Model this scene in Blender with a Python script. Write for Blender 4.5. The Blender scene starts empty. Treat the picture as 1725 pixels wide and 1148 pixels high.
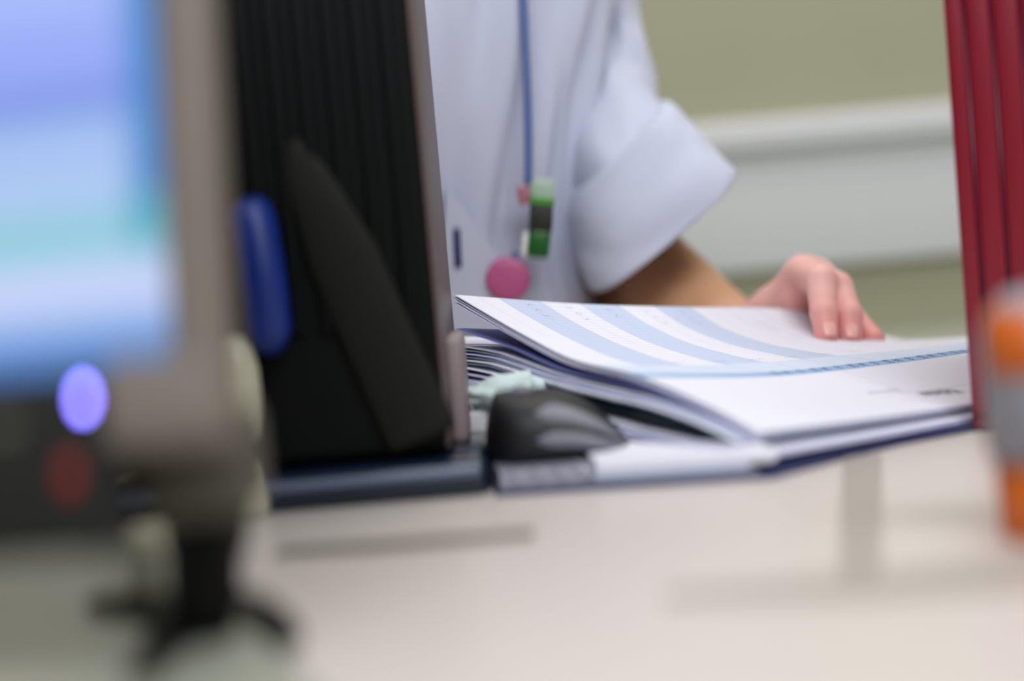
import bpy, bmesh, math, random
import numpy as np
from mathutils import Vector, Matrix
random.seed(7); np.random.seed(7)
SC = bpy.context.scene
COL = SC.collection
PI = math.pi

# ---------------------------------------------------------------- camera, world, lights, exposure
DZ = 0.75                      # desk top height
CZ = DZ + 0.099                # lens height
FPX = 50 / 36 * 1725
cam_d = bpy.data.cameras.new('camera'); cam = bpy.data.objects.new('camera', cam_d); COL.objects.link(cam)
cam_d.lens = 50; cam_d.sensor_width = 36; cam_d.clip_start = 0.02
cam_R = Matrix.Rotation(math.radians(90 - 3.13), 3, 'X') @ Matrix.Rotation(math.radians(-5.0), 3, 'Z')
cam.matrix_world = Matrix.Translation((0, 0, CZ)) @ cam_R.to_4x4()
cam_d.dof.use_dof = True
cam_d.dof.focus_distance = 0.795
cam_d.dof.aperture_fstop = 1.85
cam_d.dof.aperture_ratio = 1.4
SC.camera = cam
SC.view_settings.view_transform = 'Standard'; SC.view_settings.look = 'None'
SC.view_settings.gamma = 1; SC.view_settings.use_curve_mapping = False
SC.view_settings.exposure = -0.07

world = bpy.data.worlds.new('room_ambient'); SC.world = world; world.use_nodes = True
bg = world.node_tree.nodes['Background']; bg.inputs[0].default_value = (0.86, 0.90, 1.0, 1); bg.inputs[1].default_value = 0.32

def area(name, loc, target, sx, sy, power, color):
    l = bpy.data.lights.new(name, 'AREA'); l.shape = 'RECTANGLE'; l.size = sx; l.size_y = sy; l.energy = power; l.color = color
    o = bpy.data.objects.new(name, l); COL.objects.link(o); o.location = loc
    o.rotation_euler = (Vector(target) - Vector(loc)).to_track_quat('-Z', 'Y').to_euler()
    return o
area('ceiling_light_panel', (0.30, 1.15, 2.55), (0.15, 0.75, 0.75), 1.8, 0.6, 22, (1.0, 0.975, 0.94))
area('ceiling_light_panel', (0.35, -0.9, 2.2), (0.15, 1.0, 0.85), 2.0, 0.9, 41, (0.95, 0.965, 1.0))  # added fill from the front, brightens coat and hand
area('ceiling_light_panel', (-1.1, -0.7, 2.5), (-0.1, 1.2, 0.8), 1.2, 0.6, 5, (0.92, 0.95, 1.0))  # weak added fill from the left, lifts the sheet edges

# ---------------------------------------------------------------- pixel helper
def P(px, py, Y):
    v = cam_R @ Vector(((px - 862.5) / FPX, -(py - 574) / FPX, -1.0))
    v *= Y / v.y
    return Vector((v.x, v.y, v.z + CZ))
def G(px, py, z=DZ):
    v = cam_R @ Vector(((px - 862.5) / FPX, -(py - 574) / FPX, -1.0))
    v *= (z - CZ) / v.z
    return Vector((v.x, v.y, z))

# ---------------------------------------------------------------- materials
def lin(c):
    return tuple(((x / 255) / 12.92 if x / 255 <= 0.04045 else ((x / 255 + 0.055) / 1.055) ** 2.4) for x in c)
class NT:
    def __init__(s, m): s.t = m.node_tree; s.n = s.t.nodes; s.l = s.t.links
    def new(s, k, **kw):
        x = s.n.new(k)
        for a, b in kw.items(): setattr(x, a, b)
        return x
    def put(s, sock, v):
        if hasattr(v, 'links'): s.l.new(v, sock)
        elif v is not None: sock.default_value = v
    def math(s, op, a, b=None, c=None):
        x = s.new('ShaderNodeMath', operation=op)
        s.put(x.inputs[0], a); s.put(x.inputs[1], b)
        if c is not None: s.put(x.inputs[2], c)
        return x.outputs[0]
    def mix(s, f, a, b):
        x = s.new('ShaderNodeMix', data_type='RGBA')
        s.put(x.inputs[0], f)
        s.put(x.inputs[6], a if hasattr(a, 'links') else (*a, 1)); s.put(x.inputs[7], b if hasattr(b, 'links') else (*b, 1))
        return x.outputs[2]
def mat(name, rgb, rough=0.5, var=0.06, scale=40, bump=0.0, bscale=300, metal=0.0, spec=0.5, sheen=0.0, sss=0.0, trans=0.0, coat=0.0, stretch=(1, 1, 1)):
    m = bpy.data.materials.new(name); m.use_nodes = True; n = NT(m)
    b = n.n['Principled BSDF']; c = lin(rgb)
    tc = n.new('ShaderNodeTexCoord'); mp = n.new('ShaderNodeMapping'); mp.inputs['Scale'].default_value = stretch
    n.l.new(tc.outputs['Object'], mp.inputs[0])
    nz = n.new('ShaderNodeTexNoise'); nz.inputs['Scale'].default_value = scale; nz.inputs['Detail'].default_value = 4
    n.l.new(mp.outputs[0], nz.inputs['Vector'])
    col = n.mix(nz.outputs[0], tuple(x * (1 - var) for x in c), tuple(min(1, x * (1 + var)) for x in c))
    n.l.new(col, b.inputs['Base Color'])
    b.inputs['Roughness'].default_value = rough; b.inputs['Metallic'].default_value = metal
    b.inputs['Specular IOR Level'].default_value = spec
    b.inputs['Sheen Weight'].default_value = sheen; b.inputs['Transmission Weight'].default_value = trans
    b.inputs['Coat Weight'].default_value = coat
    if sss: b.inputs['Subsurface Weight'].default_value = sss; b.inputs['Subsurface Radius'].default_value = (0.01, 0.004, 0.002)
    if bump:
        bn = n.new('ShaderNodeTexNoise'); bn.inputs['Scale'].default_value = bscale; n.l.new(mp.outputs[0], bn.inputs['Vector'])
        bu = n.new('ShaderNodeBump'); bu.inputs['Strength'].default_value = bump; bu.inputs['Distance'].default_value = 0.001
        n.l.new(bn.outputs[0], bu.inputs['Height']); n.l.new(bu.outputs[0], b.inputs['Normal'])
    return m
def glow(name, rgb, s):
    m = bpy.data.materials.new(name); m.use_nodes = True; b = m.node_tree.nodes['Principled BSDF']
    b.inputs['Base Color'].default_value = (*lin(rgb), 1); b.inputs['Emission Color'].default_value = (*lin(rgb), 1)
    b.inputs['Emission Strength'].default_value = s
    return m

M = {}
M['wall'] = mat('olive_wall_paint', (158, 156, 130), 0.7, 0.04, 6, 0.2, 200)
M['ceiling'] = mat('ceiling_paint', (225, 225, 220), 0.8)
M['floor'] = mat('floor_vinyl', (120, 118, 108), 0.4, 0.1, 20)
M['trunk'] = mat('trunking_plastic', (205, 206, 206), 0.4, 0.02)
M['counter'] = mat('back_counter_laminate', (160, 165, 145), 0.4, 0.03)
M['desk'] = mat('desk_laminate', (209, 200, 193), 0.33, 0.03, 12, 0.05, 600)
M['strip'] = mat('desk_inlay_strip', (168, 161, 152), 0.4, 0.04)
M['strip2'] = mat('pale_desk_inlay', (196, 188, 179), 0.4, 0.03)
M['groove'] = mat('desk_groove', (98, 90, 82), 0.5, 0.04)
M['coat'] = mat('coat_cotton', (194, 198, 216), 0.85, 0.03, 30, 0.4, 900, sheen=0.2)
M['lanyard'] = mat('lanyard_fabric', (88, 108, 158), 0.7)
M['pink'] = mat('pink_badge_plastic', (190, 88, 138), 0.4, 0.12, 120)
M['green'] = mat('green_plastic', (8, 92, 20), 0.35)
M['lime'] = mat('light_green_plastic', (165, 190, 165), 0.35)
M['lime2'] = mat('lime_plastic', (70, 150, 40), 0.35)
M['black'] = mat('black_plastic', (22, 24, 24), 0.4, 0.1)
M['darkgreen'] = mat('dark_badge_face', (28, 30, 18), 0.5)
M['clip'] = mat('rose_clip_plastic', (170, 105, 120), 0.4)
M['white_plastic'] = mat('white_plastic', (225, 225, 225), 0.35)
M['tower'] = mat('tower_black_plastic', (11, 13, 13), 0.6, 0.1, 60, 0.1, 900, spec=0.12)
M['tower_side'] = mat('tower_side_metal', (92, 78, 74), 0.45, 0.05)
M['tower_base'] = mat('tower_base_gloss', (14, 30, 48), 0.18, 0.1)
M['bumper'] = mat('tower_bumper_plastic', (150, 134, 136), 0.5)
M['trimblue'] = mat('edge_trim_plastic', (96, 108, 132), 0.35)
M['mat'] = mat('desk_mat_vinyl', (158, 160, 146), 0.35, 0.03)  # tone of the added sheet that dims the desk
M['ridge'] = mat('tower_ridge_plastic', (27, 28, 23), 0.6, spec=0.15)
M['blue'] = mat('blue_plastic', (0, 36, 118), 0.45, 0.2, 60)
M['cream'] = mat('cream_plastic', (200, 197, 172), 0.35)
M['bezel'] = mat('monitor_bezel_plastic', (118, 108, 98), 0.45, 0.05)
M['chin'] = mat('monitor_chin_plastic', (30, 31, 27), 0.5, 0.05, spec=0.2)
M['stand'] = mat('monitor_stand_plastic', (8, 9, 8), 0.5, 0.05, spec=0.15)
M['standhead'] = mat('stand_head_plastic', (76, 72, 58), 0.5, 0.05)
M['led'] = glow('blue_led', (130, 120, 255), 22)
M['redled'] = glow('red_led', (120, 8, 4), 0.45)
M['paper'] = mat('white_paper', (224, 224, 236), 0.75, 0.015, 30)
M['paper2'] = mat('lavender_paper', (190, 192, 222), 0.75, 0.02, 30)
M['paper3'] = mat('pale_blue_paper', (172, 186, 208), 0.6, 0.02, 30)
M['navy'] = mat('navy_folder_card', (44, 50, 98), 0.45, 0.08, 60)
M['divider'] = mat('violet_blue_divider', (112, 120, 178), 0.6, 0.04, 30)
M['teal'] = mat('dark_teal_folder_card', (14, 42, 56), 0.4, 0.08, 60)
M['sleeve'] = mat('grey_plastic_sleeve', (150, 150, 165), 0.2, 0.25, 25, stretch=(1, 1, 8))
M['mouse'] = mat('mouse_black_plastic', (16, 17, 19), 0.5, 0.05)
M['mouse2'] = mat('mouse_grey_grip', (122, 123, 133), 0.5, 0.05)
M['mint'] = mat('mint_tissue', (196, 215, 212), 0.8, 0.05, 60)
M['red'] = mat('red_file_plastic', (124, 8, 32), 0.32, 0.05)
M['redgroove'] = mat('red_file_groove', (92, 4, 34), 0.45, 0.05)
M['orange'] = mat('orange_label', (205, 98, 14), 0.5, 0.05)
M['bottlegrey'] = mat('bottle_grey_plastic', (138, 140, 150), 0.3, 0.04)
M['nail'] = mat('fingernail', (248, 184, 174), 0.3, 0.02, spec=0.6)
M['hair'] = mat('dark_brown_hair', (58, 38, 26), 0.5, 0.3, 80, stretch=(1, 1, .1))
M['eye'] = mat('eye_white', (230, 228, 222), 0.2)
M['ink'] = mat('printed_ink', (58, 58, 78), 0.6)
M['bluelink'] = mat('blue_printed_ink', (70, 105, 165), 0.6)
M['pencil'] = mat('pencil_marks', (120, 125, 150), 0.7)
M['cable'] = mat('pale_cable_rubber', (165, 165, 150), 0.5)

def skin_mat():
    m = mat('skin', (214, 160, 120), 0.5, 0.05, 60, 0.15, 700, sss=0.12); n = NT(m); b = n.n['Principled BSDF']
    at = n.new('ShaderNodeAttribute', attribute_name='tone')
    nz = n.new('ShaderNodeTexNoise'); nz.inputs['Scale'].default_value = 50
    arm = n.mix(nz.outputs[0], lin((226, 172, 128)), lin((232, 180, 138)))
    hand = n.mix(nz.outputs[0], lin((246, 184, 174)), lin((248, 194, 185)))
    sep = n.new('ShaderNodeSeparateColor'); n.l.new(at.outputs['Color'], sep.inputs[0])
    c1 = n.mix(sep.outputs[0], arm, hand)
    c2 = n.mix(sep.outputs[1], c1, lin((222, 122, 120)))
    n.l.new(c2, b.inputs['Base Color'])
    return m
M['skin'] = skin_mat()

# ---------------------------------------------------------------- mesh helpers
def link(name, me, m=None, parent=None, smooth=True):
    if m is not None:
        for mm in (m if isinstance(m, (list, tuple)) else [m]): me.materials.append(mm)
    if smooth:
        for p in me.polygons: p.use_smooth = True
    o = bpy.data.objects.new(name, me); COL.objects.link(o)
    if parent is not None:
        o.parent = parent; o.matrix_parent_inverse = parent.matrix_world.inverted()
    return o
def from_bm(name, bm, m, parent=None, smooth=True, angle=None):
    me = bpy.data.meshes.new(name); bmesh.ops.recalc_face_normals(bm, faces=bm.faces); bm.to_mesh(me); bm.free()
    o = link(name, me, m, parent, smooth)
    if angle is not None:
        me.set_sharp_from_angle(angle=math.radians(angle))
    return o
def from_np(name, V, F, m, parent=None, smooth=True):
    me = bpy.data.meshes.new(name); me.from_pydata([tuple(v) for v in V], [], [tuple(int(i) for i in f) for f in F]); me.update()
    return link(name, me, m, parent, smooth)
def tag(o, label=None, cat=None, group=None, kind=None):
    if label: o['label'] = label
    if cat: o['category'] = cat
    if group: o['group'] = group
    if kind: o['kind'] = kind
    return o
def empty(name, loc, rz=0.0, rot=None):
    o = bpy.data.objects.new(name, None); COL.objects.link(o); o.empty_display_size = 0.02
    o.matrix_world = Matrix.Translation(loc) @ (rot.to_4x4() if rot is not None else Matrix.Rotation(rz, 4, 'Z'))
    bpy.context.view_layer.update()
    return o
def box(lo, hi, bevel=0.0, seg=3, bm=None, mtx=None, tf=None):
    b = bmesh.new(); bmesh.ops.create_cube(b, size=1)
    c = [(l + h) / 2 for l, h in zip(lo, hi)]; s = [h - l for l, h in zip(lo, hi)]
    for v in b.verts: v.co = Vector((v.co.x * s[0] + c[0], v.co.y * s[1] + c[1], v.co.z * s[2] + c[2]))
    if bevel: bmesh.ops.bevel(b, geom=b.edges[:], offset=bevel, segments=seg, profile=0.5, affect='EDGES')
    if tf:
        for v in b.verts: v.co = tf(v.co)
    if mtx: b.transform(mtx)
    if bm is None: return b
    me = bpy.data.meshes.new('t'); b.to_mesh(me); b.free(); bm.from_mesh(me); bpy.data.meshes.remove(me); return bm
def merge(bm, b):
    me = bpy.data.meshes.new('t'); b.to_mesh(me); b.free(); bm.from_mesh(me); bpy.data.meshes.remove(me); return bm
def lathe(prof, n=40, center=(0, 0), bm=None, cap=True):
    b = bm or bmesh.new(); rings = []
    for r, z in prof:
        rings.append([b.verts.new((center[0] + r * math.cos(2 * PI * k / n), center[1] + r * math.sin(2 * PI * k / n), z)) for k in range(n)])
    for a, c in zip(rings, rings[1:]):
        for k in range(n): b.faces.new((a[k], a[(k + 1) % n], c[(k + 1) % n], c[k]))
    if cap: b.faces.new(rings[0][::-1]); b.faces.new(rings[-1])
    return b
def tube(pts, rad, n=12, bm=None, flat=None):
    b = bm or bmesh.new(); pts = [Vector(p) for p in pts]; rings = []
    up = Vector((0, 0, 1))
    for i, p in enumerate(pts):
        t = (pts[min(i + 1, len(pts) - 1)] - pts[max(i - 1, 0)]).normalized()
        a = t.cross(Vector((0, 1, 0)) if abs(t.z) > .7 else up); a = a.normalized() if a.length > 1e-4 else t.cross(Vector((1, 0, 0))).normalized()
        c = t.cross(a).normalized(); r = rad[i] if isinstance(rad, (list, tuple)) else rad
        fx, fy = flat or (1, 1)
        rings.append([b.verts.new(p + a * (r * fx * math.cos(2 * PI * k / n)) + c * (r * fy * math.sin(2 * PI * k / n))) for k in range(n)])
    for q, s in zip(rings, rings[1:]):
        for k in range(n): b.faces.new((q[k], q[(k + 1) % n], s[(k + 1) % n], s[k]))
    b.faces.new(rings[0][::-1]); b.faces.new(rings[-1])
    return b
def spline(pts, n):
    pts = [Vector(p) for p in pts]; out = []
    for i in range(len(pts) - 1):
        p0 = pts[max(i - 1, 0)]; p1 = pts[i]; p2 = pts[i + 1]; p3 = pts[min(i + 2, len(pts) - 1)]
        for k in range(n):
            t = k / n
            out.append(0.5 * ((2 * p1) + (p2 - p0) * t + (2 * p0 - 5 * p1 + 4 * p2 - p3) * t * t + (3 * p1 - p0 - 3 * p2 + p3) * t ** 3))
    out.append(pts[-1]); return out
def grid_faces(nu, nv, off=0, flip=False):
    F = []
    for j in range(nv - 1):
        for i in range(nu - 1):
            q = (off + j * nu + i, off + j * nu + i + 1, off + (j + 1) * nu + i + 1, off + (j + 1) * nu + i)
            F.append(q[::-1] if flip else q)
    return F

# ---------------------------------------------------------------- the room
def struct(name, bm, m, smooth=False):
    o = from_bm(name, bm, m, smooth=smooth); o['kind'] = 'structure'; return o
WY = 1.75
struct('wall_back', box((-2.2, WY, 0), (2.4, WY + 0.1, 2.7)), M['wall'])
struct('wall_left', box((-2.3, -1.6, 0), (-2.2, WY, 2.7)), M['wall'])
struct('wall_right', box((2.4, -1.6, 0), (2.5, WY, 2.7)), M['wall'])
struct('floor', box((-2.3, -1.6, -0.1), (2.5, WY + 0.1, 0)), M['floor'])
# white wall trunking with a projecting lip
zt = P(1400, 188, WY - 0.04).z; zl = P(1400, 246, WY - 0.04).z; zb = P(1400, 447, WY - 0.02).z
bm = box((-2.2, WY - 0.02, zb), (2.4, WY, zl - 0.006), 0.003)
box((-2.2, WY - 0.026, zl - 0.012), (2.4, WY, zl), 0.002, 2, bm)
box((-2.2, WY - 0.04, zl), (2.4, WY, zt), 0.008, 4, bm)
struct('trim_1', bm, M['trunk'], True)
struct('baseboard_back', box((-2.2, WY - 0.015, 0), (2.4, WY, 0.1), 0.002), M['trunk'])
# low counter along the wall
ct = empty('back_counter', (0.75, WY - 0.2, 0))
zc = P(1550, 548, WY - 0.02).z
from_bm('worktop', box((-0.2, WY - 0.36, zc - 0.03), (1.9, WY - 0.001, zc), 0.004), M['counter'], ct)
from_bm('cabinet_body', box((-0.18, WY - 0.33, 0.0), (1.88, WY - 0.01, zc - 0.03), 0.002), M['trunk'], ct)
tag(ct, 'pale green-grey counter along the back wall, behind the hand', 'counter')

# ---------------------------------------------------------------- desk
desk = empty('desk', (0, 0.55, 0))
tag(desk, 'cream laminate desk with grey inlay strips under everything', 'desk')
from_bm('desktop', box((-0.95, 0.08, DZ - 0.028), (1.05, 1.0, DZ), 0.003), M['desk'], desk, smooth=False)
for x in (-0.9, 0.98):
    for y in (0.13, 0.93):
        from_bm('leg', box((x - 0.025, y - 0.025, 0), (x + 0.025, y + 0.025, DZ - 0.028), 0.003), M['trunk'], desk)
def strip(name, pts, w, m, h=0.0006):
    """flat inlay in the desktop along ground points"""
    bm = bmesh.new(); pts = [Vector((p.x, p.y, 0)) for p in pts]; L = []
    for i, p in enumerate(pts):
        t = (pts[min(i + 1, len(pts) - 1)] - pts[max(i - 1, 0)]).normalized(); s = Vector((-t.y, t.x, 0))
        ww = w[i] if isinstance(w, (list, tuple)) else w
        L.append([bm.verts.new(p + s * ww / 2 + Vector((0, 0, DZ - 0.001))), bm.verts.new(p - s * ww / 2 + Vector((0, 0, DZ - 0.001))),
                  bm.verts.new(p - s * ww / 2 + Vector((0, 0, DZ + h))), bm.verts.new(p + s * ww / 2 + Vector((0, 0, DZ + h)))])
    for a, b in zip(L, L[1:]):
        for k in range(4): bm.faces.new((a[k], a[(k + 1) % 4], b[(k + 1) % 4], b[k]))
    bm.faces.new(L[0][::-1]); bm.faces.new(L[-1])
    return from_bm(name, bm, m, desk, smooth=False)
strip('inlay_strip', [G(1453, 770), G(1451, 860), G(1449, 990)], [0.0165, 0.0145, 0.0115], M['strip'])  # flat grey bands across the desktop
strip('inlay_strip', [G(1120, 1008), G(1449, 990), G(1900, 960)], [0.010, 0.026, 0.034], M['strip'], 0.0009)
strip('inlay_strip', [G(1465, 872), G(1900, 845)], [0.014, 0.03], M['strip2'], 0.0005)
strip('desk_groove', [G(470, 932), G(640, 922), G(900, 900)], [0.014, 0.016, 0.014], M['groove'])  # flat darker band across the desktop

# ---------------------------------------------------------------- papers: the sheet surface
BX, BY = 0.1026, 0.61
EU = (0.809, 0.588); EV = (-0.588, 0.809)
TU = [0, .09, .18, .25, .30, .38]
TV = [0, .03, .075, .125, .165, .20, .226]
TZ = np.array([
    [.0155, .011, .0075, .007, .007, .007],
    [.0265, .018, .013, .012, .012, .012],
    [.039, .029, .025, .0235, .022, .020],
    [.047, .037, .031, .027, .025, .022],
    [.060, .046, .037, .031, .026, .020],
    [.073, .058, .047, .039, .027, .018],
    [.083, .070, .060, .053, .045, .016]])
def herm(xs, ys, x):
    xs = np.asarray(xs, float); x = np.clip(x, xs[0], xs[-1])
    i = int(min(max(np.searchsorted(xs, x) - 1, 0), len(xs) - 2))
    h = xs[i + 1] - xs[i]; t = (x - xs[i]) / h
    def sl(k):
        if k == 0: return (ys[1] - ys[0]) / (xs[1] - xs[0])
        if k == len(xs) - 1: return (ys[-1] - ys[-2]) / (xs[-1] - xs[-2])
        return (ys[k + 1] - ys[k - 1]) / (xs[k + 1] - xs[k - 1])
    a, b = sl(i), sl(i + 1)
    return ((2 * t ** 3 - 3 * t * t + 1) * ys[i] + (t ** 3 - 2 * t * t + t) * h * a + (-2 * t ** 3 + 3 * t * t) * ys[i + 1] + (t ** 3 - t * t) * h * b)
def ztop(u, v):
    return float(herm(TU, [herm(TV, TZ[:, k], v) for k in range(len(TU))], u))
def S(u, v, r=1.0, dz=0.0):
    return Vector((BX + EU[0] * u + EV[0] * v, BY + EU[1] * u + EV[1] * v, DZ + ztop(u, v) * r + dz))
def umax(v): return min(0.158 + 1.9 * v, 0.36)
def sheet(name, m, ratio, dz=0.0, th=0.00012, u0=0.0, v0=0.0, v1=0.226, nu=70, nv=60, uend=None, parent=None, zmin=0.002, order=None):
    V = []; UV = []
    for side in (0, 1):
        for j in range(nv):
            v = v0 + (v1 - v0) * j / (nv - 1); ue = umax(max(v, 0)) - 0.002 if uend is None else min(uend, umax(max(v, 0)) - 0.002)
            for i in range(nu):
                u = u0 + (ue - u0) * i / (nu - 1)
                p = S(max(u, 0), v, ratio(max(v, 0)) if callable(ratio) else ratio, dz)
                q = Vector((BX + EU[0] * u + EV[0] * v, BY + EU[1] * u + EV[1] * v, max(p.z, DZ + zmin)))
                if order is not None:
                    zt_ = DZ + ztop(max(u, 0), v) + .0012 - .0002 * order
                    q.z = min(max(q.z, min(DZ + .0131 + .0002 * (14 - order), zt_)), zt_)
                if side: q.z -= th
                V.append(q); UV.append((u, v))
    N = nu * nv
    F = grid_faces(nu, nv) + grid_faces(nu, nv, N, True)
    for i in range(nu - 1):
        F.append((i + 1, i, N + i, N + i + 1)); a = (nv - 1) * nu
        F.append((a + i, a + i + 1, N + a + i + 1, N + a + i))
    for j in range(nv - 1):
        F.append((j * nu, (j + 1) * nu, N + (j + 1) * nu, N + j * nu)); a = nu - 1
        F.append(((j + 1) * nu + a, j * nu + a, N + j * nu + a, N + (j + 1) * nu + a))
    o = from_np(name, V, F, m, parent)
    uvl = o.data.uv_layers.new(name='UVMap')
    for li, lp in enumerate(o.data.loops): uvl.data[li].uv = UV[lp.vertex_index]
    return o

def chart_mat():
    m = bpy.data.materials.new('printed_chart_paper'); m.use_nodes = True; n = NT(m); b = n.n['Principled BSDF']
    b.inputs['Roughness'].default_value = 0.7
    uv = n.new('ShaderNodeUVMap'); sp = n.new('ShaderNodeSeparateXYZ'); n.l.new(uv.outputs[0], sp.inputs[0]); u, v = sp.outputs[0], sp.outputs[1]
    def band(x, lo, hi): return n.math('MULTIPLY', n.math('GREATER_THAN', x, lo), n.math('LESS_THAN', x, hi))
    W = 0.0295; U0 = 0.0300
    k = n.math('DIVIDE', n.math('SUBTRACT', u, U0), W)
    st = n.math('LESS_THAN', n.math('FLOORED_MODULO', k, 2.0), 1.0)
    st = n.math('MULTIPLY', st, band(u, U0, U0 + 5 * W))
    st = n.math('MULTIPLY', st, n.math('GREATER_THAN', v, 0.108))
    white = lin((225, 225, 236)); blue = lin((192, 203, 227)); hb = lin((148, 178, 214)); pale = lin((205, 216, 234))
    nz = n.new('ShaderNodeTexNoise'); nz.inputs['Scale'].default_value = 40; n.l.new(uv.outputs[0], nz.inputs[0])
    base = n.mix(nz.outputs[0], tuple(x * .985 for x in white), white)
    c = n.mix(st, base, blue)
    c = n.mix(band(v, 0.082, 0.108), c, pale)
    c = n.mix(band(v, 0.0725, 0.082), c, hb)
    # ruled lines across (far part) and column lines
    def lines(x, per, w, off=0.0):
        f = n.math('FLOORED_MODULO', n.math('ADD', x, off), per)
        return n.math('LESS_THAN', f, w)
    rl = n.math('MULTIPLY', lines(v, 0.0052, 0.00028), n.math('GREATER_THAN', v, 0.112))
    rl = n.math('MULTIPLY', rl, n.math('GREATER_THAN', u, U0))
    c = n.mix(n.math('MULTIPLY', rl, 0.45), c, lin((120, 135, 175)))
    cl = n.math('MULTIPLY', lines(u, W, 0.0004, -U0 + 1e-4), n.math('GREATER_THAN', v, 0.0725))
    c = n.mix(n.math('MULTIPLY', cl, 0.6), c, lin((105, 125, 170)))
    half = n.math('MULTIPLY', lines(u, W, 0.0003, -U0 + W / 2), n.math('GREATER_THAN', v, 0.16))
    c = n.mix(n.math('MULTIPLY', half, 0.4), c, lin((120, 135, 175)))
    l1 = n.math('MULTIPLY', band(v, 0.0305, 0.0309), n.math('GREATER_THAN', u, 0.12))
    l2 = n.math('MULTIPLY', band(v, 0.0205, 0.0208), n.math('GREATER_THAN', u, 0.12))
    l3 = n.math('MULTIPLY', band(u, 0.139, 0.1394), band(v, 0.0305, 0.0725))
    l4 = n.math('MULTIPLY', band(v, 0.082, 0.0823), 1.0)
    for l, s in ((l1, .6), (l2, .35), (l3, .5), (l4, .5)): c = n.mix(n.math('MULTIPLY', l, s), c, lin((110, 112, 140)))
    n.l.new(c, b.inputs['Base Color'])
    return m
M['chart'] = chart_mat()
chart = sheet('chart_page', M['chart'], 1.0, 0.0012, nu=110, nv=100)
tag(chart, 'top printed chart page with blue column stripes, curling up under the resting hand', 'paper')

# printed words and figures lying on the page, following its curve
def text_on_page(name, items, m, parent):
    bm = bmesh.new()
    for body, u, v, size, sx in items:
        cu = bpy.data.curves.new('t', 'FONT'); cu.body = body; cu.size = size; cu.resolution_u = 2
        ob = bpy.data.objects.new('t', cu); COL.objects.link(ob)
        dg = bpy.context.evaluated_depsgraph_get(); me = bpy.data.meshes.new_from_object(ob.evaluated_get(dg))
        b2 = bmesh.new(); b2.from_mesh(me)
        bmesh.ops.triangulate(b2, faces=b2.faces[:])
        for vt in b2.verts:
            uu = u - vt.co.x * sx; vv = v - vt.co.y           # head of the sheet faces the camera: the writing stands upside down
            p = S(max(uu, 0), max(vv, 0), 1.0, 0.0012 + 0.0003); vt.co = p
        merge(bm, b2); bpy.data.objects.remove(ob); bpy.data.curves.remove(cu); bpy.data.meshes.remove(me)
    return from_bm(name, bm, m, parent, smooth=False)
text_on_page('printed_heading', [('Medikation', 0.170, 0.0280, 0.0135, 0.46)], M['ink'], chart)
its = []
for k in range(2, 11):
    uc = 0.0300 + 0.0295 * k
    for j, t in enumerate(('8', '14', '20')): its.append((t, uc + 0.0255 - j * 0.0085, 0.0812, 0.0095, 0.5))
text_on_page('header_figures', its, M['bluelink'], chart)
text_on_page('small_print', [('Datum / Uhrzeit', 0.138, 0.036, 0.0036, 1.0)], M['pencil'], chart)
# handwriting: small ribbons on the far cells
bm = bmesh.new()
def scribble(u, v, lenu, h, n, w=0.0003):
    prev = None
    for i in range(n + 1):
        uu = u - lenu * i / n + random.uniform(-.0004, .0004); vv = v + h * (0.5 if i % 2 else -0.5) * random.uniform(.4, 1.1)
        a, b = S(uu, vv - w / 2, 1, .00140), S(uu, vv + w / 2, 1, .00140)
        a, b = bm.verts.new(a), bm.verts.new(b)
        if prev: bm.faces.new((prev[0], a, b, prev[1]))
        prev = (a, b)
for k in range(5):
    for r in range(3):
        if random.random() < 0.8:
            scribble(0.030 + 0.0295 * k + 0.019, 0.2185 - 0.0052 * r * 1.5, 0.005, 0.003, random.choice((2, 3, 4)))
for r in range(6):
    for s in range(3):
        if random.random() < .75: scribble(0.262 - 0.018 * s, 0.206 - 0.0052 * r * 1.2, random.uniform(.009, .016), 0.0022, random.randint(7, 12))
for k in range(6): scribble(0.07 + .028 * k, 0.117, 0.010, 0.002, 8)
from_bm('handwriting', bm, M['pencil'], chart, smooth=False)['kind'] = 'stuff'

# sheets below, fanned
def mk(vs, rs):
    return lambda v: float(np.interp(v, vs, rs))
r2 = mk([0, .08, .125, .18, .226], [.97, .84, .87, .80, .68])
r3 = mk([0, .063, .106, .14, .174, .226], [.55, .48, .55, .66, .66, .56])
names = []
for k in range(3):
    o = sheet('paper_sheet', M['paper2'] if k != 1 else M['paper'], lambda v, k=k: .996 - .007 * (k + 1), 0.0008 - .0004 * k, u0=-0.0006 - 0.0009 * k, order=1 + k, v1=.2255 - .0015 * k)
    tag(o, ['lavender sheet directly beneath the striped chart page', 'white sheet second beneath the striped chart page', 'lavender sheet third beneath the striped chart page'][k], 'paper', 'sheets curling up under the chart page')
o = sheet('blue_divider', M['divider'], lambda v: float(np.interp(v, [0, .1, .17, .226], [.95, .92, .88, .80])), -.0004, u0=-.0035, v1=.222, order=4)  # blue sheet, its colour carries the shade under the chart page
tag(o, 'violet-blue divider sheet between the chart page and the fanned papers', 'divider')
cols = ['paper', 'paper3', 'paper2', 'paper3', 'paper', 'paper3']
lab = ['white sheet on top of the fanned bundle above the computer mouse', 'pale blue sheet, second in the fanned bundle above the mouse', 'lavender sheet, third in the fanned bundle above the mouse',
       'pale blue sheet, fourth in the fanned bundle above the mouse', 'white sheet, fifth in the fanned bundle above the mouse', 'pale blue sheet, lowest in the fanned bundle above the mouse']
for k in range(6):
    o = sheet('paper_sheet', M[cols[k]], lambda v, k=k: r2(v) - .015 * k * (0.35 + v / .226 * .9), -.0008 - .0002 * k, u0=-0.0045 - .0016 * k + .001 * (k % 2), v1=.238 - .003 * (k % 2), order=5 + k)
    tag(o, lab[k], 'paper', 'fanned loose sheets')
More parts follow.
